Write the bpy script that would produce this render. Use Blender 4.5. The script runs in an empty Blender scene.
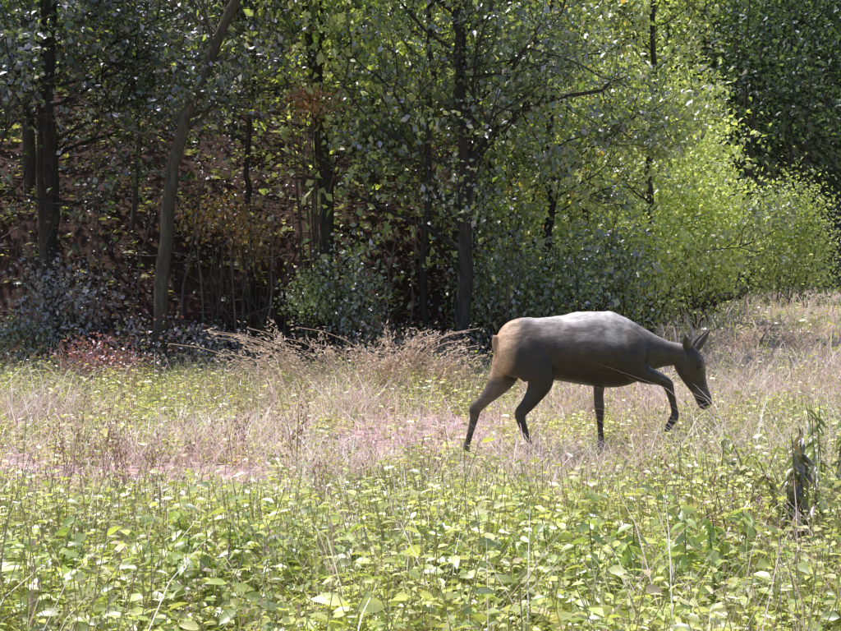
import bpy, math, numpy as np
from mathutils import Vector
R=np.random.default_rng(7)
sc=bpy.context.scene
F=1100.0; CH=1.27; HY=285.0; CX=420.5
def sm(a,b,x):
    t=np.clip((np.asarray(x,float)-a)/(b-a),0,1); return t*t*(3-2*t)
_tab=R.random((256,256))
def vn(x,y):
    x=np.asarray(x,float);y=np.asarray(y,float)
    xi=np.floor(x).astype(int);yi=np.floor(y).astype(int)
    fx=x-xi;fy=y-yi;fx=fx*fx*(3-2*fx);fy=fy*fy*(3-2*fy)
    g=lambda a,b:_tab[a%256,b%256]
    return (g(xi,yi)*(1-fx)+g(xi+1,yi)*fx)*(1-fy)+(g(xi,yi+1)*(1-fx)+g(xi+1,yi+1)*fx)*fy
def fbm(x,y,s=1.0):
    return (vn(x/s,y/s)+.5*vn(2.1*x/s+7,2.1*y/s+3)+.25*vn(4.3*x/s+17,4.3*y/s+9))/1.75
def ye(x):
    x=np.asarray(x,float)
    return np.minimum(14.3+2.6*np.maximum(0,x-1.6),62)
def sdist(x,y):
    k=1+1.8*sm(1.0,3.0,x)
    return (y-ye(x))/k
def H(x,y):
    x=np.asarray(x,float);y=np.asarray(y,float)
    s=sdist(x,y)
    wl=1-sm(-0.5,3.0,x)
    h=0.10*(fbm(x+40,y+11,2.3)-.5)*sm(2,6,np.abs(y)+np.abs(x)*.2)
    h=h+0.016*np.clip(y-14,0,60)*sm(-2,3,x)
    h=h+wl*2.1*sm(1.6,4.3,s+ .8*(fbm(x,y,1.7)-.5))
    h=h+0.5*np.maximum(0,s-3.0)+0.85*np.maximum(0,y-64)
    h=h+sm(1.5,5,s)*1.2*(fbm(x+5,y,3.1)-.5)
    return 60*np.tanh(h/60)
def W(px,d):return (px-CX)/F*d
def Zp(py,d):return CH+(HY-py)/F*d
def path(x,y):
    n=fbm(x*1.3+60,y*1.3+12,.7)-.5
    d1=np.hypot((x-.0)/1.05,(y-9.3)/1.7)+1.1*n
    d2=np.hypot((x+2.3)/2.3,(y-7.4)/.95)+1.3*n
    d3=np.hypot((x+.6)/.7,(y-4.9)/.7)+1.3*n
    return np.maximum(np.maximum(1-sm(.6,1.15,d1),1-sm(.5,1.1,d2)),.6*(1-sm(.5,1.1,d3)))

def mk(name,V,T,mat,C=None,smooth=False,parent=None):
    V=np.ascontiguousarray(V,dtype=np.float32);T=np.ascontiguousarray(T,dtype=np.int32)
    me=bpy.data.meshes.new(name)
    me.vertices.add(len(V));me.vertices.foreach_set('co',V.ravel())
    me.loops.add(T.size);me.loops.foreach_set('vertex_index',T.ravel())
    me.polygons.add(len(T));me.polygons.foreach_set('loop_start',np.arange(0,T.size,T.shape[1],dtype=np.int32))
    me.update(calc_edges=True)
    if smooth: me.polygons.foreach_set('use_smooth',np.ones(len(T),dtype=bool))
    if C is not None:
        a=me.attributes.new('Col','FLOAT_COLOR','POINT')
        c=np.ones((len(V),4),dtype=np.float32);c[:,:3]=np.clip(C,0,.9)
        a.data.foreach_set('color',c.ravel())
    me.materials.append(mat)
    o=bpy.data.objects.new(name,me);sc.collection.objects.link(o)
    if parent: o.parent=parent
    return o
def unit(v):return v/np.maximum(1e-9,np.linalg.norm(v,axis=-1,keepdims=True))
def leafgeo(P,A,N,L,Wd,fold=.15):
    n=len(P);A=unit(A);B=unit(np.cross(A,N));N=np.cross(B,A)
    L=L[:,None];Wd=Wd[:,None]
    v=np.empty((n,4,3))
    v[:,0]=P;v[:,1]=P+A*L*.45+B*Wd*.5+N*L*fold;v[:,2]=P+A*L-N*L*.12;v[:,3]=P+A*L*.45-B*Wd*.5+N*L*fold
    b=np.arange(n)[:,None]*4
    T=np.concatenate([b+[0,1,2],b+[0,2,3]],1).reshape(-1,3)
    return v.reshape(-1,3),T
def leafgeo6(P,A,N,L,Wd):
    n=len(P);A=unit(A);B=unit(np.cross(A,N));N=np.cross(B,A)
    L=L[:,None];Wd=Wd[:,None]
    v=np.empty((n,8,3))
    v[:,0]=P;v[:,1]=P+A*L*.28+B*Wd*.45+N*L*.07;v[:,2]=P+A*L*.28-B*Wd*.45+N*L*.07
    v[:,3]=P+A*L*.65+B*Wd*.38+N*L*.02;v[:,4]=P+A*L*.65-B*Wd*.38+N*L*.02
    v[:,5]=P+A*L-N*L*.16;v[:,6]=P+A*L*.28;v[:,7]=P+A*L*.65-N*L*.04
    b=np.arange(n)[:,None]*8
    T=np.concatenate([b+t for t in ([0,1,6],[0,6,2],[1,3,7],[1,7,6],[6,7,4],[6,4,2],[3,5,7],[7,5,4])],1).reshape(-1,3)
    return v.reshape(-1,3),T
class Acc:
    def __init__(s):s.V=[];s.T=[];s.C=[];s.n=0
    def add(s,V,T,C):
        s.V.append(V);s.T.append(T+s.n);s.n+=len(V);s.C.append(C)
    def make(s,name,mat,smooth=False,parent=None):
        return mk(name,np.concatenate(s.V),np.concatenate(s.T),mat,np.concatenate(s.C),smooth,parent)
def tube(acc,pts,rad,col,ns=7,rough=.0):
    pts=np.array(pts,float);rad=np.array(rad,float);n=len(pts)
    t=np.gradient(pts,axis=0);t=unit(t)
    ref=np.array([0,1,0.]) if abs(t[0][1])<.8 else np.array([1.,0,0])
    u=unit(np.cross(t,ref));w=np.cross(t,u)
    a=np.linspace(0,2*np.pi,ns,endpoint=False)
    rr=rad[:,None]*(1+rough*(R.random((n,ns))-.5))
    v=pts[:,None]+rr[...,None]*(np.cos(a)[None,:,None]*u[:,None]+np.sin(a)[None,:,None]*w[:,None])
    V=v.reshape(-1,3);i=np.arange(n-1)[:,None]*ns;j=np.arange(ns)[None];k=(j+1)%ns
    A=(i+j).ravel();B=(i+k).ravel();C=(i+ns+k).ravel();D=(i+ns+j).ravel()
    T=np.concatenate([np.stack([A,B,C],1),np.stack([A,C,D],1)])
    c=np.array(col)[None]*(0.75+.5*R.random((len(V),1)))
    acc.add(V,T,c)
def rdir(n,up=0.):
    v=R.normal(size=(n,3));v[:,2]+=up;return unit(v)

# ---------- materials
def leafmat(name,tr=.42,gl=.08,ro=.35,tcol=(1.25,1.35,.55)):
    m=bpy.data.materials.new(name);m.use_nodes=True;nt=m.node_tree;nt.nodes.clear();N=nt.nodes.new;L=nt.links.new
    o=N('ShaderNodeOutputMaterial');at=N('ShaderNodeAttribute');at.attribute_name='Col'
    d=N('ShaderNodeBsdfDiffuse');L(at.outputs['Color'],d.inputs[0])
    v2=N('ShaderNodeVectorMath');v2.operation='MULTIPLY';L(at.outputs['Color'],v2.inputs[0]);v2.inputs[1].default_value=tcol
    t=N('ShaderNodeBsdfTranslucent');L(v2.outputs[0],t.inputs[0])
    m1=N('ShaderNodeMixShader');m1.inputs[0].default_value=tr;L(d.outputs[0],m1.inputs[1]);L(t.outputs[0],m1.inputs[2])
    g=N('ShaderNodeBsdfGlossy');g.inputs['Roughness'].default_value=ro;g.inputs['Color'].default_value=(.86,.83,1,1)
    m2=N('ShaderNodeMixShader');m2.inputs[0].default_value=gl;L(m1.outputs[0],m2.inputs[1]);L(g.outputs[0],m2.inputs[2])
    L(m2.outputs[0],o.inputs[0]);return m
M_leaf=leafmat('tree_leaf',.40,.20,.50,(1.25,1.35,.6))
M_bg=leafmat('far_leaf',.45,.07,.5,(1.3,1.4,.6))
M_herb=leafmat('herb_leaf',.45,.12,.42,(1.3,1.3,.7))
M_dry=leafmat('dry_grass_mat',.4,.06,.5,(1.1,1.,.95))
def attrmat(name,sc3,nscale,lo,hi,bstr,bdist,rough,spec):
    m=bpy.data.materials.new(name);m.use_nodes=True;nt=m.node_tree;N=nt.nodes.new;L=nt.links.new
    b=nt.nodes['Principled BSDF'];b.inputs['Roughness'].default_value=rough;b.inputs['Specular IOR Level'].default_value=spec
    at=N('ShaderNodeAttribute');at.attribute_name='Col'
    tc=N('ShaderNodeTexCoord');mp=N('ShaderNodeMapping');mp.inputs['Scale'].default_value=sc3;L(tc.outputs['Object'],mp.inputs[0])
    nz=N('ShaderNodeTexNoise');nz.inputs['Scale'].default_value=nscale;nz.inputs['Detail'].default_value=9;nz.inputs['Roughness'].default_value=.7;L(mp.outputs[0],nz.inputs['Vector'])
    mr=N('ShaderNodeMapRange');mr.inputs[1].default_value=.3;mr.inputs[2].default_value=.7;mr.inputs[3].default_value=lo;mr.inputs[4].default_value=hi;L(nz.outputs['Fac'],mr.inputs[0])
    vm=N('ShaderNodeVectorMath');vm.operation='SCALE';L(at.outputs['Color'],vm.inputs[0]);L(mr.outputs[0],vm.inputs['Scale']);L(vm.outputs[0],b.inputs['Base Color'])
    bp=N('ShaderNodeBump');bp.inputs['Strength'].default_value=bstr;bp.inputs['Distance'].default_value=bdist;L(nz.outputs['Fac'],bp.inputs['Height']);L(bp.outputs[0],b.inputs['Normal'])
    return m
M_bark=attrmat('bark',(14,14,3),2.,.45,1.6,.8,.02,.9,.3)
M_gr=attrmat('soil_and_litter',(1,1,1),7,.4,1.45,1,.05,1.,.1)
M_fur=attrmat('deer_coat',(10,34,34),1.8,.6,1.4,.6,.008,.38,.5)

# ---------- ground
def greenness(x,y):
    n=fbm(x+3,y+50,1.3);n2=fbm(x*.8+33,y*1.6+5,.55)
    g=.26+.56*(1-sm(5.0,7.6,y+2.4*(n-.5)))
    left=1-sm(-1.,1.5,x)
    g=np.maximum(g,(.24+.56*sm(9.6,11.2,y+1.8*(n2-.5)))*left)
    g=np.maximum(g,.80*sm(.9,2.4,x-(y-7)*.20+.9*(n-.5))*(1-sm(8.5,12,y)))
    g=np.maximum(g,.30*sm(12,16,y))
    return np.clip(g*(.1+.9*n+1.05*n2)*(1-.85*path(x,y)),0,1)
u=np.linspace(-1,1,330);gx=140*np.sinh(4*u)/np.sinh(4)
w=np.linspace(0,1,420);gy=-25+ (np.exp(3.2*w)-1)/(np.exp(3.2)-1)*235
GX,GY=np.meshgrid(gx,gy)
V=np.stack([GX,GY,H(GX,GY)],-1).reshape(-1,3)
nx,ny=len(gx),len(gy)
i=(np.arange(ny-1)[:,None]*nx+np.arange(nx-1)[None]).ravel()
Q=np.stack([i,i+1,i+nx+1,i+nx],1)
s=sdist(V[:,0],V[:,1])[:,None];g=greenness(V[:,0],V[:,1])[:,None];pt_=path(V[:,0],V[:,1])[:,None]
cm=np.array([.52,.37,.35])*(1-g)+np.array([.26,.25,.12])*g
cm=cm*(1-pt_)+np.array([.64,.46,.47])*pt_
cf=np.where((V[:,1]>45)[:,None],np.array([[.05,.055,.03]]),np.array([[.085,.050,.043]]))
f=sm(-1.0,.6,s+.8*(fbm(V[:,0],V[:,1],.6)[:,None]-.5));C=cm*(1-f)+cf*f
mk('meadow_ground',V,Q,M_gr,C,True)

def mixcol(n,cols,wts,var=.25):
    cols=np.array(cols);k=R.choice(len(cols),n,p=np.array(wts)/sum(wts))
    return cols[k]*(1+var*(R.random((n,1))*2-1))
def scatter(n,y0,y1,spread=.44,pad=.8):
    y=np.sqrt(R.random(n)*(y1**2-y0**2)+y0**2)
    x=(R.random(n)*2-1)*(y*spread+pad)
    return x,y
def hmax(x,y):
    base=.44-.30*sm(4.5,6.4,y)
    base=base+.20*sm(1.1,2.0,x)*sm(5,6,y)*(1-sm(8,11,y))
    base=base+.22*sm(9.5,12,y)
    return base
def herbs(acc,n,y0,y1,K,Lf,cols,wts,thr=0.,hs=1.,wid=.55,sel=None,drop=0.):
    x,y=scatter(n,y0,y1)
    g=greenness(x,y);keep=R.random(n)<np.clip((g-thr)*1.7,0,1)
    if sel is not None: keep&=(fbm(x*1.0+sel,y+sel*2,.8)>.50)
    x=x[keep];y=y[keep]
    n=len(x);h=hmax(x,y)*(.3+.8*R.random(n))*hs*(.35+1.3*fbm(x+9,y,.7))
    lean=R.normal(size=(n,2))*.25
    tone=(.55+.85*fbm(x+30,y+8,.45))[:,None]*mixcol(n,cols,wts,.2)
    k=np.tile((np.arange(K)+R.random(K))/K,n)
    idx=np.repeat(np.arange(n),K)
    t=np.clip(k+R.normal(size=len(k))*.05,0.05,1)
    P=np.stack([x[idx]+lean[idx,0]*h[idx]*t,y[idx]+lean[idx,1]*h[idx]*t,H(x,y)[idx]+h[idx]*t],1)
    az=np.tile(np.arange(K)*2.4,n)+R.random(n)[idx]*6.28+R.normal(size=len(k))*.4
    el=.15+.6*R.random(len(k))*t-.2-drop
    A=np.stack([np.cos(az)*np.cos(el),np.sin(az)*np.cos(el),np.sin(el)],1)
    N=np.array([0,0,1.])+R.normal(size=A.shape)*.5
    L=Lf*(.4+1.1*R.random(len(k))**1.4)*(1.15-.5*t)*(.65+.7*R.random(n))[idx]
    v,T=leafgeo6(P+A*L[:,None]*.15,A,N,L,L*wid)
    c=tone[idx]*(.7+.6*R.random((len(k),1)));c=np.repeat(c,8,0)
    acc.add(v,T,c)
    b=np.stack([x,y,H(x,y)],1);tp=b+np.stack([lean[:,0]*h,lean[:,1]*h,h],1)
    wv=np.array([.0016,0,0]);sv=np.stack([b-wv,b+wv,tp+wv,tp-wv],1).reshape(-1,3)
    q=np.arange(n)[:,None]*4
    acc.add(sv,np.concatenate([q+[0,1,2],q+[0,2,3]],1).reshape(-1,3),np.repeat(np.array([[.28,.24,.12]]),len(sv),0))
def blades(acc,x,y,h,wd,cols,bend=.35,z=None):
    n=len(x);z=H(x,y) if z is None else z
    b=np.stack([x,y,z],1);az=R.random(n)*6.28
    d=np.stack([np.cos(az),np.sin(az),np.zeros(n)],1)
    pa=R.random(n)*6.28;s_=np.stack([np.cos(pa),np.sin(pa)*.5,np.zeros(n)],1)
    bd=(bend*(.3+1.2*R.random(n))*h)[:,None];hh=h[:,None];w_=wd[:,None]
    up=np.array([0,0,1.])
    pts=[b,b+up*hh*.4+d*bd*.2,b+up*hh*.78+d*bd*.6,b+up*hh*.97+d*bd*1.15]
    v=np.stack([pts[0]-s_*w_*.5,pts[0]+s_*w_*.5,pts[1]-s_*w_*.45,pts[1]+s_*w_*.45,pts[2]-s_*w_*.3,pts[2]+s_*w_*.3,pts[3]],1)
    q=np.arange(n)[:,None]*7
    T=np.concatenate([q+t for t in ([0,1,3],[0,3,2],[2,3,5],[2,5,4],[4,5,6])],1).reshape(-1,3)
    acc.add(v.reshape(-1,3),T,np.repeat(cols,7,0));return pts[3]
HC=[(.66,.68,.22),(.52,.58,.16),(.80,.77,.38),(.28,.35,.10),(.76,.62,.42)]
HW=[.36,.20,.25,.12,.07]
a=Acc()
herbs(a,3300,2.6,5.4,15,.06,HC,HW,hs=.9)
herbs(a,4200,2.6,7,11,.085,[(.56,.64,.2),(.42,.51,.15),(.72,.74,.3)],[.4,.3,.3],hs=.85,wid=.5,sel=11,drop=.2)
herbs(a,2200,2.6,8,22,.045,[(.74,.72,.36),(.58,.58,.24)],[.5,.5],hs=1.2,wid=.28,sel=4)
herbs(a,11000,4.6,9.8,11,.055,HC,HW,hs=1.05)
herbs(a,12000,8.8,15,8,.065,HC,HW,wid=.5)
herbs(a,5500,14,45,7,.15,[(.46,.48,.22),(.58,.56,.28),(.34,.38,.15)],[.4,.35,.25],hs=.7)
a.make('meadow_herbs',M_herb)
DC=[(.86,.70,.69),(.88,.76,.63),(.80,.59,.63),(.9,.85,.78),(.46,.31,.27)];DW=[.34,.18,.24,.14,.10]
GC=[(.52,.56,.22),(.66,.64,.3),(.36,.42,.15)];GW=[.5,.3,.2]
a=Acc()
for n,y0,y1,w0,hf,bn in ((24000,2.6,6.5,.004,1.0,.8),(40000,6,11,.006,1.25,1.1),(24000,10,16,.009,1.0,.7),(30000,15,60,.03,1.0,.6)):
    x,y=scatter(n,y0,y1)
    s=sdist(x,y);g=greenness(x,y);cl=fbm(x+70,y+3,.55);pp=path(x,y)
    keep=(s<.6)&(R.random(n)<(1.1-.8*g)*(3.4*(cl-.27))*(1-.72*pp*(y>6)));x=x[keep];y=y[keep];pp=pp[keep];n=len(x)
    h=(hmax(x,y)*hf+.03)*(.25+1.0*R.random(n)**1.5)*(.15+1.7*fbm(x,y+20,.7))*(1-.4*pp)
    c=mixcol(n,DC,DW,.2)*(.7+.6*fbm(x+1,y+44,.9))[:,None]
    blades(a,x,y,h,np.full(n,w0)*(.7+.8*R.random(n)),c,bn)
n=16000;x,y=scatter(n,4.0,12);k=R.random(n)<1-greenness(x,y);x=x[k];y=y[k];n=len(x)
P=np.stack([x,y,H(x,y)+.008+.03*R.random(n)],1);L=.05+.14*R.random(n)
v,T=leafgeo(P,rdir(n)*[1,1,.12],np.array([0,0,1.])+R.normal(size=(n,3))*.3,L,.007+.012*R.random(n),.02)
a.add(v,T,np.repeat(mixcol(n,DC,DW,.3),4,0))
a.make('dry_meadow_grass',M_dry)
a=Acc()
for n,y0,y1,w0 in ((2600,2.6,6.5,.005),(8000,6,14,.008),(11000,14,60,.03)):
    x,y=scatter(n,y0,y1);g=greenness(x,y);keep=(sdist(x,y)<.8)&(R.random(n)<.1+g);x=x[keep];y=y[keep];n=len(x)
    h=hmax(x,y)*(.3+.8*R.random(n))
    blades(a,x,y,h,np.full(n,w0),mixcol(n,GC,GW,.25),.6)
a.make('green_meadow_grass',M_herb)
a=Acc()
def stalks(x,y,h,col,w0=.004,fl=10,fs=.02,fcol=None,bend=.22):
    n=len(x);tp=blades(a,x,y,h,np.full(n,w0),np.repeat(np.array([col]),n,0)*(.7+.6*R.random((n,1))),bend)
    b=np.stack([x,y,H(x,y)],1)
    idx=np.repeat(np.arange(n),fl);t=.45+.55*R.random(len(idx))
    P=b[idx]+(tp-b)[idx]*t[:,None]**1.1+R.normal(size=(len(idx),3))*.010
    A=unit(R.normal(size=P.shape)*.6+np.array([0,0,1.]));L=fs*(.6+.9*R.random(len(idx)))
    v,T=leafgeo(P,A,rdir(len(idx)),L,L*.4);fc=np.array(fcol or col)
    a.add(v,T,np.repeat(fc[None]*(.7+.6*R.random((len(idx),1))),4,0))
n=900;x,y=scatter(n,3.2,14);k=~((x>.1)&(x<2.3)&(y<8.3)&(y>5.2))&(R.random(n)<.25+1.2*(fbm(x+2,y+6,.9)>.5));x=x[k];y=y[k]
stalks(x,y,(.28+.38*R.random(len(x)))*(1-.35*sm(5,7,y)*(1-sm(8,9,y))),(.62,.44,.40),.0045,14,.018,(.62,.44,.43))
for px,d,nn,hh in ((105,6.3,10,.78),(118,5.6,8,.70),(60,5.9,6,.55),(150,5.2,7,.6),(75,7,6,.55),(230,7.6,9,.58),(292,7.2,9,.68),(655,6.0,4,.4),(430,6.8,3,.35),(728,4.6,9,.50),(705,4.9,8,.42),(330,5.5,6,.45)):
    x=W(px,d)+R.normal(size=nn)*.07;y=d+R.normal(size=nn)*.15
    stalks(x,y,hh*(.6+.5*R.random(nn)),(.38,.21,.18),.005,24,.02,(.40,.22,.19))
a.make('seed_head_stalks',M_dry)
def weed(px,d,h,nst,cols,Lf,sp=.06,drop=.3,wf=.36):
    ac=Acc()
    for k in range(nst):
        x0=W(px,d)+R.normal()*sp;y0=d+R.normal()*.08;z0=float(H(x0,y0));ln=R.normal()*.15;hh=h*(.7+.4*R.random())
        pts=np.array([(x0+ln*t*t*hh,y0,z0+hh*t) for t in np.linspace(0,1,8)]);tube(ac,pts,np.linspace(.005,.002,8),(.20,.16,.09),5)
        m=36;t=.15+.85*R.random(m);P=np.stack([np.interp(t,np.linspace(0,1,8),pts[:,q]) for q in range(3)],1)
        az=R.random(m)*6.28;A=np.stack([np.cos(az),np.sin(az),-drop-.8*R.random(m)],1);L=Lf*(.5+.8*R.random(m))
        v,T=leafgeo6(P,A,np.array([0,0,1.])+R.normal(size=(m,3))*.5,L,L*wf);ac.add(v,T,np.repeat(mixcol(m,cols,[1]*len(cols),.3),8,0))
    ac.make('tall_weed',M_herb)
weed(808,4.6,.62,9,[(.14,.15,.07),(.3,.36,.12),(.22,.16,.10)],.065,.09,.6)
weed(838,5.4,.62,9,[(.2,.24,.08),(.5,.55,.2)],.06,.1)
weed(735,4.5,.42,4,[(.28,.19,.15),(.4,.3,.2)],.04)
weed(770,5.8,.45,9,[(.42,.48,.16),(.6,.64,.25)],.055,.12,.1,.5)
weed(690,6.6,.34,9,[(.5,.56,.18),(.68,.7,.28)],.05,.12,.1,.5)
for px in (30,160,250,390,500,610,700):
    weed(px,3.9+.2*R.random(),.40,9,[(.45,.55,.16),(.62,.68,.26),(.34,.44,.12)],.065,.15,.05,.55)
a=Acc()
def tuft(px,d,nn,hh,lean,col):
    for k in range(nn):
        x0=W(px,d)+R.normal()*.16;y0=d+R.normal()*.12;h=hh*(.55+.65*R.random());lx=lean+R.normal()*.35
        z0=float(H(x0,y0));pts=[(x0+lx*h*t**1.8,y0-.1*t*t,z0+h*(t-.30*t**3)) for t in np.linspace(0,1,7)]
        tube(a,pts,np.linspace(.005,.003,7),col,4)
        P=np.array(pts);idx=R.integers(3,7,30);Q=P[idx]+R.normal(size=(30,3))*[.03,.03,.03]
        A=unit(np.array([lx,0,.3])+R.normal(size=(30,3))*.4);L=.03+.035*R.random(30)
        v,T=leafgeo(Q,A,rdir(30),L,L*.28);a.add(v,T,np.repeat(np.array([col])*(.7+.6*R.random((30,1))),4,0))
for px,d,nn,hh,ln in ((318,11.6,20,1.1,-.75),(300,11.8,12,.9,-.5),(345,11.8,14,.75,.2),(400,12,30,1.0,.1),(385,11.8,16,.8,-.2),(430,12,18,.8,.2),(255,12,8,.6,-.2),(620,14,22,.9,.2),(585,13,14,.7,0),(460,12,14,.6,.1),(130,12.5,8,.45,0),(700,16,16,.6,.1),(740,18,16,.6,0),(800,17,20,.7,0),(660,15,16,.6,0)):
    tuft(px,d,nn,hh,ln,(.82,.66,.54))
a.make('plume_grass',M_dry)

# ---------- trees
def tree(name,trunk,r0,r1,nl,ll,z0,leafn,lsz,cols,wts,bias=(0,0),bark=(.10,.085,.07),extra=(),spread=.14,limbup=.35):
    wood=Acc();trunk=np.array(trunk,float)
    tt=np.linspace(0,len(trunk)-1,26);P=np.stack([np.interp(tt,np.arange(len(trunk)),trunk[:,k]) for k in range(3)],1)
    P[1:-1]+=R.normal(size=P[1:-1].shape)*[.02,.02,0]
    P[0,2]-=.25
    rad=np.linspace(r0,r1,26);rad[:2]*=[1.4,1.15]
    tube(wood,P,rad,bark,10,.15)
    sites=[];
    def grow(st,dr,ln,r,lev):
        n=7;pts=[st];d=np.array(dr,float)
        for i in range(n):
            d=unit(d+R.normal(size=3)*.16+np.array([0,0,.05]));pts.append(pts[-1]+d*ln/n)
        tube(wood,pts,np.linspace(r,r*.25,n+1),bark,5)
        if lev<2:
            for i in range(6 if lev==0 else 4):
                t=.25+.75*R.random();q=pts[int(t*n)]
                dd=unit(d*.6+rdir(1)[0]*.9+np.array([0,0,.1]));grow(q,dd,ln*(.38+.25*R.random()),r*.45,lev+1)
        if lev>=1: sites.extend(pts[2:])
    for k in range(nl):
        f=k/max(1,nl-1);zz=z0+(P[-1,2]-z0)*f
        i=int(np.argmin(abs(P[:,2]-zz)));az=R.random()*6.28
        dr=unit(np.array([math.cos(az)+bias[0],math.sin(az)*.9+bias[1],limbup+.5*f+R.normal()*.15]))
        L=ll*(1-.45*f)*(.65+.6*R.random());grow(P[i],dr,L,max(.012,rad[i]*.3),0)
    for e in extra:
        e=np.array(e,float);tube(wood,e,np.linspace(.05,.02,len(e)),bark,6)
        for q in e[1:]:
            for _ in range(3): grow(q,rdir(1,.4)[0],.8,.015,1)
    S=np.array(sites)
    wgt=R.random(len(S))**2;wgt*=np.clip((fbm(S[:,0]+S[:,1]*.7,S[:,2]+S[:,1]*.5,.8)-.40)*4,0.015,1.5)
    idx=R.choice(len(S),leafn,p=wgt/wgt.sum())
    Q=S[idx]+R.normal(size=(leafn,3))*spread*[1,1,.6]
    A=rdir(leafn,-.25);N=rdir(leafn,1.1);L=lsz*(.5+.8*R.random(leafn))
    v,T=leafgeo(Q,A,N,L,L*.68)
    c=mixcol(leafn,cols,wts,.3)*(.6+.8*fbm(S[:,0],S[:,2],.5))[idx][:,None]
    root=wood.make(name,M_bark,True)
    lv=Acc();lv.add(v,T,np.repeat(c,4,0));lv.make('leaves',M_leaf,False,root)
    return root
def tp(lst,d,dd=0):
    return [(W(px,d+dd*i),d+dd*i,(float(H(W(px,d),d)) if i==0 else Zp(py,d+dd*i))) for i,(px,py) in enumerate(lst)]
G1=[(.08,.115,.045),(.14,.19,.055),(.05,.065,.04),(.46,.42,.60),(.34,.40,.13)]  # lavender entry: pale undersides, plus sun glints painted into leaf colour
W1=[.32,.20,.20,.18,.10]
Gb=[(.19,.27,.07),(.28,.36,.09),(.10,.15,.055),(.44,.42,.57),(.52,.56,.18)];Wb=[.30,.24,.17,.14,.15]  # lavender share again paints glints, besides pale leaf undersides
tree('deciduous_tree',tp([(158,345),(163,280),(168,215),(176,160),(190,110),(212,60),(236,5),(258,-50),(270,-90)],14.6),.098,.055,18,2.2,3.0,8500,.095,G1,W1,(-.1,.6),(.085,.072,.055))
tree('deciduous_tree',tp([(462,372),(463,300),(464,230),(466,160),(462,90),(458,20),(462,-40),(458,-90)],15.0),.11,.06,28,2.4,1.6,12500,.09,Gb,Wb,(.05,.35),(.05,.042,.04),
  extra=[[(W(467,15),15,Zp(165,15)),(W(490,14.9),14.9,Zp(135,14.9)),(W(520,14.8),14.8,Zp(112,14.8)),(W(560,14.7),14.7,Zp(98,14.7)),(W(600,14.6),14.6,Zp(92,14.6))]])
tree('deciduous_tree',tp([(425,370),(423,280),(428,180),(432,80),(428,0),(436,-60)],15.8),.06,.03,14,1.6,2.4,4500,.09,Gb,Wb,(-.2,0),(.055,.045,.04))
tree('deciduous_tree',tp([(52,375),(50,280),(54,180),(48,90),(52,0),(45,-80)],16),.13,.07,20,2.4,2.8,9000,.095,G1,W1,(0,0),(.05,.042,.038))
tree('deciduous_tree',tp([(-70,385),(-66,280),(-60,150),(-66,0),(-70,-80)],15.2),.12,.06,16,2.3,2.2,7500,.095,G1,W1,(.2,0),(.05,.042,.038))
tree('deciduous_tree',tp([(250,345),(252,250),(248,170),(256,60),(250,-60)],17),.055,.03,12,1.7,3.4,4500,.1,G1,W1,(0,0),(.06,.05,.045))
tree('deciduous_tree',tp([(330,350),(326,250),(318,130),(322,20),(316,-80)],17.2),.07,.04,18,2.0,2.8,7500,.1,Gb,Wb,(0,0),(.06,.05,.045))
tree('deciduous_tree',tp([(545,350),(548,260),(552,160),(548,60),(556,-60)],17.5),.08,.04,22,2.2,1.8,9000,.1,Gb,Wb,(.1,0),(.05,.04,.04))
LG=[(.42,.50,.16),(.58,.62,.22),(.70,.70,.34),(.22,.3,.09)]
tree('deciduous_tree',tp([(650,310),(652,250),(648,170),(655,90),(650,0),(660,-40)],23),.09,.04,24,2.6,1.6,8500,.13,LG,[.3,.35,.2,.15],(0,0),(.06,.05,.045))
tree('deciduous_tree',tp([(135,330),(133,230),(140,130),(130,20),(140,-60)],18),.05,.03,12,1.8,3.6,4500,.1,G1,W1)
a=Acc()
for px,d,pt in ((268,14.8,200),(236,15,210),(128,15.5,170),(380,15,220),(505,15,200),(28,15,200),(85,15.4,190),(300,15.6,160),(180,16,120),(600,17,210),(410,15.4,150),(60,14.8,230),(205,15.2,180),(240,16,150),(100,16.5,140),(285,16,200),(350,16,150)):
    x0=W(px,d);zt=Zp(pt,d);z0=float(H(x0,d));l=R.normal()*.3
    pts=[(x0+l*t*t+R.normal()*.015,d+R.normal()*.02,z0-.1+(zt-z0)*t) for t in np.linspace(0,1,12)]
    tube(a,pts,np.linspace(.022,.006,12),(.13,.10,.09),5)
    for k in range(10):
        q=np.array(pts[R.integers(3,12)]);dr=rdir(1,.5)[0]
        tube(a,[q+dr*t*.7+np.array([0,0,.12])*t*t for t in np.linspace(0,1,5)],np.linspace(.006,.002,5),(.13,.10,.09),4)
for k in range(90):
    x0=-7+8*R.random();y0=15+3*R.random();q=np.array([x0,y0,float(H(x0,y0))+.1+.25*R.random()]);dr=rdir(1)[0]*[1,.5,.35]
    pts=[q+dr*t*1.3+R.normal(size=3)*.03 for t in np.linspace(-.5,.5,7)]
    tube(a,pts,np.linspace(.014,.004,7),(.18,.13,.12),4)
a.make('bare_sapling',M_bark,True)

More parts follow.
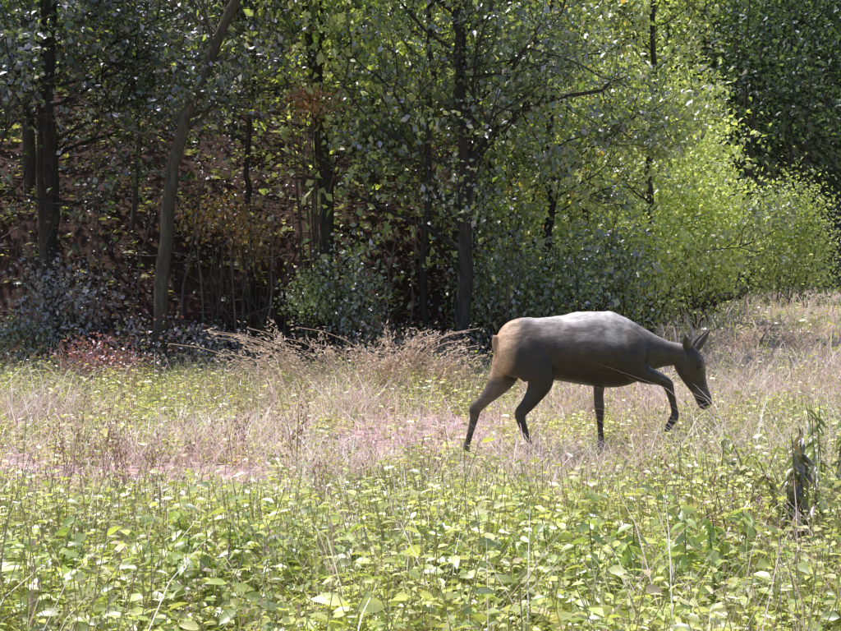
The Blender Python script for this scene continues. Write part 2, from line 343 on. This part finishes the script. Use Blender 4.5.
def crown(acc,c,r,nleaf,lsz,cols,wts,nc=36,shell=.55,sub=.2):
    c=np.array(c,float);r=np.array(r,float)
    d=rdir(nc,.25);rr=(shell+(1-shell)*R.random(nc))[:,None]*(.75+.4*R.random((nc,1)))
    cc=c+d*rr*r;cw=.4+R.random(nc);idx=R.choice(nc,nleaf,p=cw/cw.sum())
    P=cc[idx]+R.normal(size=(nleaf,3))*r*sub
    A=rdir(nleaf,-.2);N=unit(rdir(nleaf,.8)+.5*d[idx]);L=lsz*(.5+.9*R.random(nleaf))
    v,T=leafgeo(P,A,N,L,L*.65)
    tone=(.6+.75*R.random(nc))[idx][:,None]
    acc.add(v,T,np.repeat(mixcol(nleaf,cols,wts,.25)*tone,4,0))
def shrub(name,px,d,wpx,top,bot,cols,wts,n=3000,ls=.07,mat=M_leaf,nc=40):
    x=W(px,d);z0=float(H(x,d));rx=wpx/2/F*d;zt=Zp(top,d);zb=max(z0,Zp(bot,d)) ;rz=(zt-zb)/2
    wood=Acc()
    for k in range(9):
        e=np.array([x,d,zb+rz])+rdir(1,.5)[0]*[rx*.8,rx*.6,rz*.8];s0=np.array([x+R.normal()*rx*.15,d+R.normal()*.1,z0-.05])
        m=(s0+e)/2+R.normal(size=3)*.1
        tube(wood,[s0,(s0+m)/2+[0,0,.05],m,(m+e)/2,e],np.linspace(.02,.005,5),(.10,.075,.06),5)
    root=wood.make(name,M_bark,True)
    l=Acc();crown(l,(x,d,zb+rz*.95),(rx,max(rx*.7,.4),rz),n,ls,cols,wts,nc,.35,.24);l.make('leaves',mat,False,root)
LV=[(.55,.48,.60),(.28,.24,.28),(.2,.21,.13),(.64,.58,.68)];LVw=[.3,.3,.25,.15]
DG=[(.13,.19,.07),(.2,.27,.08),(.38,.36,.46),(.36,.42,.13)];DGw=[.36,.26,.2,.18]  # greyish lavender: undersides and painted glints on the dark shrubs
RD=[(.50,.15,.15),(.34,.16,.13),(.60,.27,.24),(.24,.26,.1)]
OR=[(.62,.27,.09),(.70,.50,.09),(.40,.22,.10),(.38,.38,.1)]
YG=[(.56,.63,.21),(.72,.74,.31),(.36,.46,.13),(.84,.83,.54)];YGw=[.35,.3,.16,.19]
shrub('shrub',72,14.8,110,262,352,LV,LVw,1200,.065)
shrub('shrub',20,14.6,100,300,375,DG,DGw,800,.06)
shrub('shrub',150,14.6,100,315,376,RD+LV,[.1]*4+[.15]*4,800,.055)
shrub('shrub',100,12.9,120,340,392,RD,[.5,.2,.25,.05],1500,.045)
shrub('shrub',215,14.8,90,325,370,LV,LVw,600,.055)
shrub('shrub',350,14.9,90,250,345,DG,DGw,1500,.065)
shrub('shrub',375,14.6,80,315,372,DG+RD,DGw+[.15]*4,700,.055)
shrub('shrub',440,14.2,110,325,375,RD+[(.5,.4,.3),(.3,.34,.14)],[.1,.2,.2,.1,.25,.25],900,.05)
shrub('shrub',500,15.5,110,240,350,Gb,Wb,1900,.07)
shrub('shrub',560,16,120,225,335,Gb,Wb,2300,.08)
shrub('shrub',610,17.5,110,215,328,Gb,Wb,2300,.09)
shrub('shrub',312,15.3,70,265,335,YG,YGw,800,.065)
shrub('autumn_shrub',215,16.2,90,190,250,OR,[.3,.35,.2,.15],900,.07)
shrub('autumn_shrub',255,16.4,60,215,275,OR,[.2,.4,.2,.2],500,.07)
shrub('autumn_shrub',312,15.8,55,85,120,OR,[.6,.1,.3,.1],500,.07)
shrub('sunlit_bush',640,22,120,200,322,YG,YGw,4200,.10,M_bg,70)
shrub('sunlit_bush',690,27,120,150,315,YG,YGw,6000,.12,M_bg,90)
shrub('sunlit_bush',650,30,150,60,220,YG,YGw,6000,.14,M_bg,80)
shrub('sunlit_bush',710,36,70,205,308,YG,YGw,3200,.15,M_bg,60)
shrub('round_bush',786,42,92,178,304,YG+[(.34,.4,.28)],YGw+[.3],7000,.14,M_bg,120)
a=Acc();tw=Acc();pl=[]
tries=0
while len(pl)<320 and tries<12000:
    tries+=1
    y=math.sqrt(R.random()*(105**2-16**2)+16**2) if R.random()<.6 else 16+26*R.random()
    x=(R.random()*2-1)*(y*.45+1);px=CX+x/y*F
    s=float(sdist(x,y))
    if s<2.2 or (px<500 and y>44) or (60<px<310 and y<20.5): continue
    r=1.2+.030*y+.5*R.random()
    if any((x-p[0])**2+(y-p[1])**2<(.6*(r+p[2])/1.25)**2*.9 for p in pl):continue
    pl.append((x,y,r))
pal=[([(.2,.29,.07),(.3,.38,.09),(.13,.2,.05)],[.4,.3,.3]),(YG,YGw),([(.10,.15,.07),(.08,.12,.065),(.16,.22,.09)],[.4,.4,.2]),([(.7,.44,.12),(.5,.46,.14),(.3,.32,.1)],[.3,.3,.4]),([(.22,.30,.12),(.32,.40,.16),(.14,.2,.09)],[.4,.3,.3])]
for x,y,r in pl:
    px=CX+x/y*F
    if px>725 and y>45: k=2 if y<78 else 4
    elif px>540: k=1 if R.random()<.85 else 0
    elif px<270: k=R.choice([0,2,1,3],p=[.22,.57,.10,.11])
    else: k=R.choice([0,1,2,3],p=[.3,.45,.15,.1])
    g=float(H(x,y));hz=r*(1.25 if k!=2 else 1.9);lift=(.9+ .5*R.random())*hz
    n=int(1050 if y<40 else 850)
    crown(a,(x,y,g+lift),(r,r,hz),n,(.075+.0040*y),pal[k][0],pal[k][1],30,.45,.2)
    tube(tw,[(x,y,g-.3),(x+R.normal()*.1,y,g+lift*.6),(x+R.normal()*.2,y,g+lift*1.5)],[.13,.1,.04],(.07,.06,.05),6)
o=a.make('hillside_forest',M_bg);tw.make('trunks',M_bark,True,o)
a=Acc()
n=26000;x=(R.random(n)*2-1)*11-1;y=13.8+8*R.random(n);s=sdist(x,y);k=(s>-.5)&(R.random(n)<.2+.9*(fbm(x,y,.9)>.5));x=x[k];y=y[k];n=len(x)
P=np.stack([x,y,H(x,y)+.02+.35*R.random(n)**2],1);L=.04+.055*R.random(n)
v,T=leafgeo(P,rdir(n),rdir(n,1),L,L*.6)
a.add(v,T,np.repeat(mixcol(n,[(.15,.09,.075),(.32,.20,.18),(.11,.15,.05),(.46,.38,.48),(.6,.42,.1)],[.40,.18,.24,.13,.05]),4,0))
a.make('forest_undergrowth',M_leaf)
a=Acc()
d=33;tube(a,[(W(690,d),d,Zp(305,d)),(W(712,d),d-.1,Zp(300,d)),(W(730,d),d,Zp(296,d)),(W(747,d),d,Zp(288,d))],[.14,.15,.13,.09],(.06,.045,.04),9,.2)
for k in range(6):
    q=np.array([W(700+8*k,d),d,Zp(299,d)]);dr=rdir(1,.6)[0];tube(a,[q,q+dr*.4,q+dr*.8+[0,0,.1]],[.04,.03,.01],(.06,.045,.04),5)
a.make('fallen_log',M_bark,True)

# ---------- deer
S=8/F
GYp=459.0
def L2(px,py):return ((px-560)*S*1.02,(GYp-py)*S)
dv=[];dt=[];dn=0
def loft(C,U,hu,wy,ns=20,sq=0.):
    global dn
    C=np.array(C,float);n=len(C);a_=np.linspace(0,2*np.pi,ns,endpoint=False)
    sy=np.sin(a_)*(1-sq*np.clip(np.cos(a_),0,1)**1.5)*(1-.12*(sq>0)*np.clip(-np.cos(a_),0,1))
    v=C[:,None]+np.cos(a_)[None,:,None]*(U*hu[:,None])[:,None]+sy[None,:,None]*(np.array([0,1.,0])*wy[:,None])[:,None]
    V=np.concatenate([v.reshape(-1,3),C[:1],C[-1:]])
    f=[]
    for i in range(n-1):
        for j in range(ns):
            k=(j+1)%ns;f.append((i*ns+j,i*ns+k,(i+1)*ns+k));f.append((i*ns+j,(i+1)*ns+k,(i+1)*ns+j))
    for j in range(ns):
        k=(j+1)%ns;f.append((n*ns,k,j));f.append((n*ns+1,(n-1)*ns+j,(n-1)*ns+k))
    dv.append(V);dt.append(np.array(f)+dn);dn+=len(V)
def smooth_interp(A,m):
    A=np.array(A,float);n=len(A);t=np.linspace(0,n-1,m);out=np.empty((m,A.shape[1]))
    for q,tt in enumerate(t):
        i=min(int(tt),n-2);f=tt-i;p0=A[max(i-1,0)];p1=A[i];p2=A[i+1];p3=A[min(i+2,n-1)]
        out[q]=.5*((2*p1)+(-p0+p2)*f+(2*p0-5*p1+4*p2-p3)*f*f+(-p0+3*p1-3*p2+p3)*f**3)
    return out
tr=smooth_interp([(491,339,490,350,.03),(494,329,492,362,.075),(502,321,500,373,.12),(516,316,518,378,.145),(533,316,537,378,.145),(555,313.5,559,381,.165),(580,310.5,584,385,.18),(600,310,606,387,.17),(614,314,622,385,.145),(629,321,639,378,.11),(643,330,649,370,.082),(656,336,658,367,.066),(668,341,668,365,.056),(680,344,676,364,.052),(689,349,684,366,.04)],64)
C=[];U=[];hu=[]
for r_ in tr:
    x1,z1=L2(r_[0],r_[1]);x2,z2=L2(r_[2],r_[3]);C.append(((x1+x2)/2,0,(z1+z2)/2));v=np.array([x1-x2,0,z1-z2]);l=np.linalg.norm(v);U.append(v/l);hu.append(l/2)
loft(C,np.array(U),np.array(hu),tr[:,4],28,.30)
def limb(secs,m=40):
    A=smooth_interp(secs,m);C=[];
    for r_ in A:
        x,z=L2(r_[0],r_[1]);C.append((x,r_[3],z))
    C=np.array(C);t=np.gradient(C,axis=0);t[:,1]=0;t=unit(t);U=np.stack([-t[:,2],0*t[:,0],t[:,0]],1)
    loft(C,U,A[:,2]*S,A[:,2]*S*A[:,4],18)
limb([(677,350,7,0,.7),(681,353,11,0,.75),(685,361,15.5,0,.60),(689,371,15,0,.55),(693,381,11.6,0,.52),(697,390,9.0,0,.52),(700.5,398,8.2,0,.56),(703,405,7.6,0,.58),(704.5,409.5,4,0,.6)],36)
for sy in (-1,1): limb([(689,357,3,sy*.048,.8),(693,362,4.2,sy*.052,.8),(696,368,3,sy*.047,.8)],8)
limb([(512,328,8,-.055,.5),(518,340,17,-.083,.5),(521,354,21.5,-.098,.42),(527,367,19.5,-.11,.42),(531,378,14,-.112,.5),(526,391,9.5,-.105,.6),(518.5,402,7,-.10,.65),(512.0,409.5,6.2,-.10,.55),(512.5,417,4.8,-.10,.7),(517,430,3.4,-.10,.85),(521,442,3.2,-.10,.9),(523.5,449,4.4,-.10,.95),(527,455,3.6,-.10,1)],50)
limb([(509,335,12,.065,.4),(508,350,18,.08,.45),(505,365,17,.09,.45),(499,379,13,.10,.5),(489,391,9,.10,.6),(479.5,401,6.6,.10,.65),(472.5,408,6.2,.10,.55),(471.5,416,4.8,.10,.7),(468,430,3.4,.10,.85),(464.5,443,3.2,.10,.9),(463,450,4.4,.10,.95),(463,456,3.6,.10,1)],50)
limb([(607,330,9,.06,.4),(608,350,14,.08,.45),(603,366,11,.085,.55),(598,380,7.6,.085,.7),(596.5,394,5.2,.08,.85),(597,406,5.2,.08,.95),(597.5,412,4.6,.08,.95),(598,424,3.3,.08,1),(599,438,3.1,.08,1),(599.5,446,4.2,.08,.95),(602,453,3.4,.08,1)],44)
limb([(606,325,7,-.055,.5),(612,335,14,-.087,.45),(620,348,18,-.107,.42),(623,361,16,-.112,.5),(631,370,11,-.10,.65),(643,375.5,7.8,-.095,.75),(653,378.5,6,-.085,.85),(659,382.5,5.8,-.085,.85),(662,390,4.5,-.085,.95),(665,401,3.5,-.085,1),(667,410,3.4,-.085,1),(667,416,4.4,-.085,.95),(664,421,3.8,-.085,1),(662,424.5,3,-.085,1)],48)
limb([(491,334,4,0,.8),(489.5,341,3.2,0,1.0),(489.5,348,2.4,0,1.0),(490,353,1,0,1.0)],12)
dm=bpy.data.meshes.new('deer_raw')
VV=np.concatenate(dv);TT=np.concatenate(dt)
dm.from_pydata(VV.tolist(),[],TT.tolist());dm.update()
tmp=bpy.data.objects.new('tmp',dm);sc.collection.objects.link(tmp)
md=tmp.modifiers.new('r','REMESH');md.mode='VOXEL';md.voxel_size=.0072;md.use_smooth_shade=True
m2=tmp.modifiers.new('s','SMOOTH');m2.iterations=6;m2.factor=.5
bpy.context.view_layer.update()
dg=bpy.context.evaluated_depsgraph_get()
me=bpy.data.meshes.new_from_object(tmp.evaluated_get(dg))
bpy.data.objects.remove(tmp)
me.name='deer'
nv=len(me.vertices);co=np.empty(nv*3,dtype=np.float32);me.vertices.foreach_get('co',co);co=co.reshape(-1,3)
nr_=np.empty(nv*3,dtype=np.float32);me.vertices.foreach_get('normal',nr_);nr_=nr_.reshape(-1,3)
disp=.020*(fbm(co[:,0]+3,co[:,2]+co[:,1]*.5,.14)-.5)*sm(388,370,GYp-co[:,2]/S)
co=co+nr_*disp[:,None];me.vertices.foreach_set('co',co.astype(np.float32).ravel());me.update()
PX=co[:,0]/(S*1.02)+560;PY=GYp-co[:,2]/S
def bl(c,t,m):m=np.asarray(m,float);return c*(1-m[:,None])+np.array(t)*m[:,None]
c=np.repeat(np.array([[.038,.024,.021]]),nv,0)
nz_=fbm(co[:,0],co[:,1]*1.5+co[:,2],.16)-.5
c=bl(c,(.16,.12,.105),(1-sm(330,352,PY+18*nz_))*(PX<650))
c=bl(c,(.74,.66,.65),(1-sm(314,340,PY+.15*np.abs(PX-583)+20*nz_))*(PX<650)*.95)  # sun highlight painted along the back, patchy edge
c=bl(c,(.55,.48,.46),(1-sm(5,17,np.hypot(PX-604,(PY-328)*1.0)+12*nz_))*(co[:,1]<0)*.8)  # painted sunlit patch on the near shoulder
c=bl(c,(.5,.42,.4),(1-sm(4,14,np.hypot((PX-540)*.6,(PY-328)*1.0)+12*nz_))*(co[:,1]<0)*.45)  # weaker highlight painted on the near haunch
c=bl(c,(.020,.013,.012),sm(346,372,PY)*(1-sm(640,655,PX))*sm(518,540,PX))  # lower flank darkened: shade painted over the dark brown coat
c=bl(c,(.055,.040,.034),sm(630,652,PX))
c=bl(c,(.44,.38,.35),sm(622,645,PX)*sm(.35,.8,nr_[:,2]))  # top light painted where the neck faces up
rp=(1-sm(498,511,PX+.24*(PY-345)))*(1-sm(372,392,PY))
c=bl(c,(.62,.40,.27),rp)
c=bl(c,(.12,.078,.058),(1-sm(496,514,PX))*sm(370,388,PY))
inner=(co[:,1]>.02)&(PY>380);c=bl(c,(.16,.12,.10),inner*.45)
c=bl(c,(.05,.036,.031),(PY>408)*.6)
hd=sm(676,684,PX)
c=bl(c,(.05,.034,.028),hd)
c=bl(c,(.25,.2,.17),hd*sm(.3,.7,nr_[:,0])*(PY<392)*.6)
c=bl(c,(.02,.018,.018),hd*sm(396,403,PY))
c=bl(c,(.16,.13,.11),hd*sm(386,392,PY)*(1-sm(396,401,PY))*.3)
c=bl(c,(.26,.15,.09),(PX<492)*(PY<356)*.6)
c=c*(.6+.8*fbm(co[:,0]+co[:,1]*.4,co[:,2]+co[:,1]*.5,.05))[:,None]
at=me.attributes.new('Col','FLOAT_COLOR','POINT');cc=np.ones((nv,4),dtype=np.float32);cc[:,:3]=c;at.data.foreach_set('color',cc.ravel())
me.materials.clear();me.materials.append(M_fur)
me.polygons.foreach_set('use_smooth',np.ones(len(me.polygons),dtype=bool))
deer=bpy.data.objects.new('deer',me);sc.collection.objects.link(deer)
def simple(name,col,ro):
    m=bpy.data.materials.new(name);m.use_nodes=True;b=m.node_tree.nodes['Principled BSDF'];b.inputs['Base Color'].default_value=(*col,1);b.inputs['Roughness'].default_value=ro
    nz=m.node_tree.nodes.new('ShaderNodeTexNoise');nz.inputs['Scale'].default_value=60;bp=m.node_tree.nodes.new('ShaderNodeBump');bp.inputs['Strength'].default_value=.2
    m.node_tree.links.new(nz.outputs['Fac'],bp.inputs['Height']);m.node_tree.links.new(bp.outputs[0],b.inputs['Normal']);return m
M_dark=simple('hoof_horn',(.02,.017,.015),.4);M_eye=simple('eye_dark',(.008,.006,.005),.08)
def hoof(name,px,py,y,dirx,dirz,uo=.6):
    V=[];T=[];n=0
    for sgn in (-1,1):
        x,z=L2(px,py);c0=np.array([x,y+sgn*.011,z]);f=unit(np.array([dirx,0,dirz]));up=np.array([-f[2],0,f[0]]);
        if up[2]<0: up=-up
        rings=[(-.022,.03,.010,.018),(-.004,.022,.013,.022),(.02,.006,.012,.018),(.045,-.008,.005,.006)]
        ns=8
        for (fx,uu,wy,hh) in rings:
            for j in range(ns):
                t=2*math.pi*j/ns;V.append(c0+f*fx+up*(uu*uo+hh*math.sin(t))+np.array([0,wy*math.cos(t),0]))
        for i in range(3):
            for j in range(ns):
                k=(j+1)%ns;T+= [(n+i*ns+j,n+i*ns+k,n+(i+1)*ns+k),(n+i*ns+j,n+(i+1)*ns+k,n+(i+1)*ns+j)]
        for j in range(1,ns-1):T+=[(n,n+j+1,n+j),(n+3*ns,n+3*ns+j,n+3*ns+j+1)]
        n+=4*ns
    mk(name,np.array(V),np.array(T),M_dark,None,True,deer)
hoof('hoof_1',529,458,-.10,1,-.1);hoof('hoof_2',464,459,.10,1,-.25);hoof('hoof_3',604,457,.08,1,-.1);hoof('hoof_4',661.5,425.5,-.085,-.5,-.85,0.)
def ear(name,b,t,yb,yt,wid,col):
    bx,bz=L2(*b);tx,tz=L2(*t);B=np.array([bx,yb,bz]);E=np.array([tx,yt,tz]);ax=E-B;Ln=np.linalg.norm(ax);ax/=Ln
    side=unit(np.cross(ax,np.array([0,1.,0])));nrm=np.cross(side,ax)
    V=[];nr=9;nc=7
    for i in range(nr):
        t_=i/(nr-1);w_=wid*(math.sin(math.pi*min(1,(.16+.84*t_))**.85))**.8 if t_<1 else 0
        w_=max(w_,.002)
        for j in range(nc):
            u_=j/(nc-1)*2-1;V.append(B+ax*Ln*t_+side*w_*u_+nrm*(w_*.8*(u_*u_-.5)))
    V=np.array(V);V2=V+nrm*-.006
    T=[]
    q=lambda i,j:i*nc+j
    for i in range(nr-1):
        for j in range(nc-1):
            T+=[(q(i,j),q(i,j+1),q(i+1,j+1)),(q(i,j),q(i+1,j+1),q(i+1,j))];o_=nr*nc
            T+=[(o_+q(i,j),o_+q(i+1,j+1),o_+q(i,j+1)),(o_+q(i,j),o_+q(i+1,j),o_+q(i+1,j+1))]
        for j in (0,nc-1):
            o_=nr*nc;T+=[(q(i,j),q(i+1,j),o_+q(i+1,j)),(q(i,j),o_+q(i+1,j),o_+q(i,j))]
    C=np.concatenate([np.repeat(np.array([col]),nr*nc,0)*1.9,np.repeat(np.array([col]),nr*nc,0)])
    mk(name,np.concatenate([V,V2]),np.array(T),M_fur,C,True,deer)
ear('ear_1',(692,352),(710,329),.03,.05,.036,(.06,.042,.035))
ear('ear_2',(684,350),(676,334),-.03,-.11,.034,(.07,.052,.043))
def ball(name,px,py,y,r,mat,sx=1,sy=1):
    import bmesh
    bm=bmesh.new();bmesh.ops.create_uvsphere(bm,u_segments=16,v_segments=10,radius=r);m=bpy.data.meshes.new(name);bm.to_mesh(m);bm.free()
    m.materials.append(mat);m.polygons.foreach_set('use_smooth',np.ones(len(m.polygons),dtype=bool))
    o=bpy.data.objects.new(name,m);sc.collection.objects.link(o);x,z=L2(px,py);o.location=(x,y,z);o.scale=(sx,sy,1);o.parent=deer
ball('eye_1',692,367,-.059,.013,M_eye);ball('eye_2',692,367,.059,.013,M_eye)
ball('nose',705,404.5,0,.021,M_dark,.8,1.2)
deer.rotation_euler=(0,0,math.radians(7))
deer.location=(W(566,8),8.0,float(H(1.0,8.0))*.5)

cam=bpy.data.cameras.new('camera');co_=bpy.data.objects.new('camera',cam);sc.collection.objects.link(co_)
cam.sensor_width=36;cam.lens=F/841*36;cam.clip_end=600;cam.clip_start=.05
co_.location=(0,0,CH);co_.rotation_euler=(math.radians(90)-math.atan((315.5-HY)/F),0,0);sc.camera=co_
sv=Vector((-.30,.14,.80)).normalized()
sun=bpy.data.lights.new('sun','SUN');sun.energy=5.;sun.angle=math.radians(.5);sun.color=(1,.965,.92)
so=bpy.data.objects.new('sun',sun);sc.collection.objects.link(so);so.rotation_euler=sv.to_track_quat('Z','Y').to_euler()
wd=bpy.data.worlds.new('World');sc.world=wd;wd.use_nodes=True;nt=wd.node_tree;bg=nt.nodes['Background']
sk=nt.nodes.new('ShaderNodeTexSky');sk.sky_type='NISHITA';sk.sun_disc=False;sk.sun_elevation=math.asin(sv.z);sk.sun_rotation=math.atan2(sv.x,sv.y)
nt.links.new(sk.outputs[0],bg.inputs[0]);bg.inputs[1].default_value=.15
sc.view_settings.view_transform='Standard';sc.view_settings.look='None';sc.view_settings.exposure=0
print('plants',len(pl))
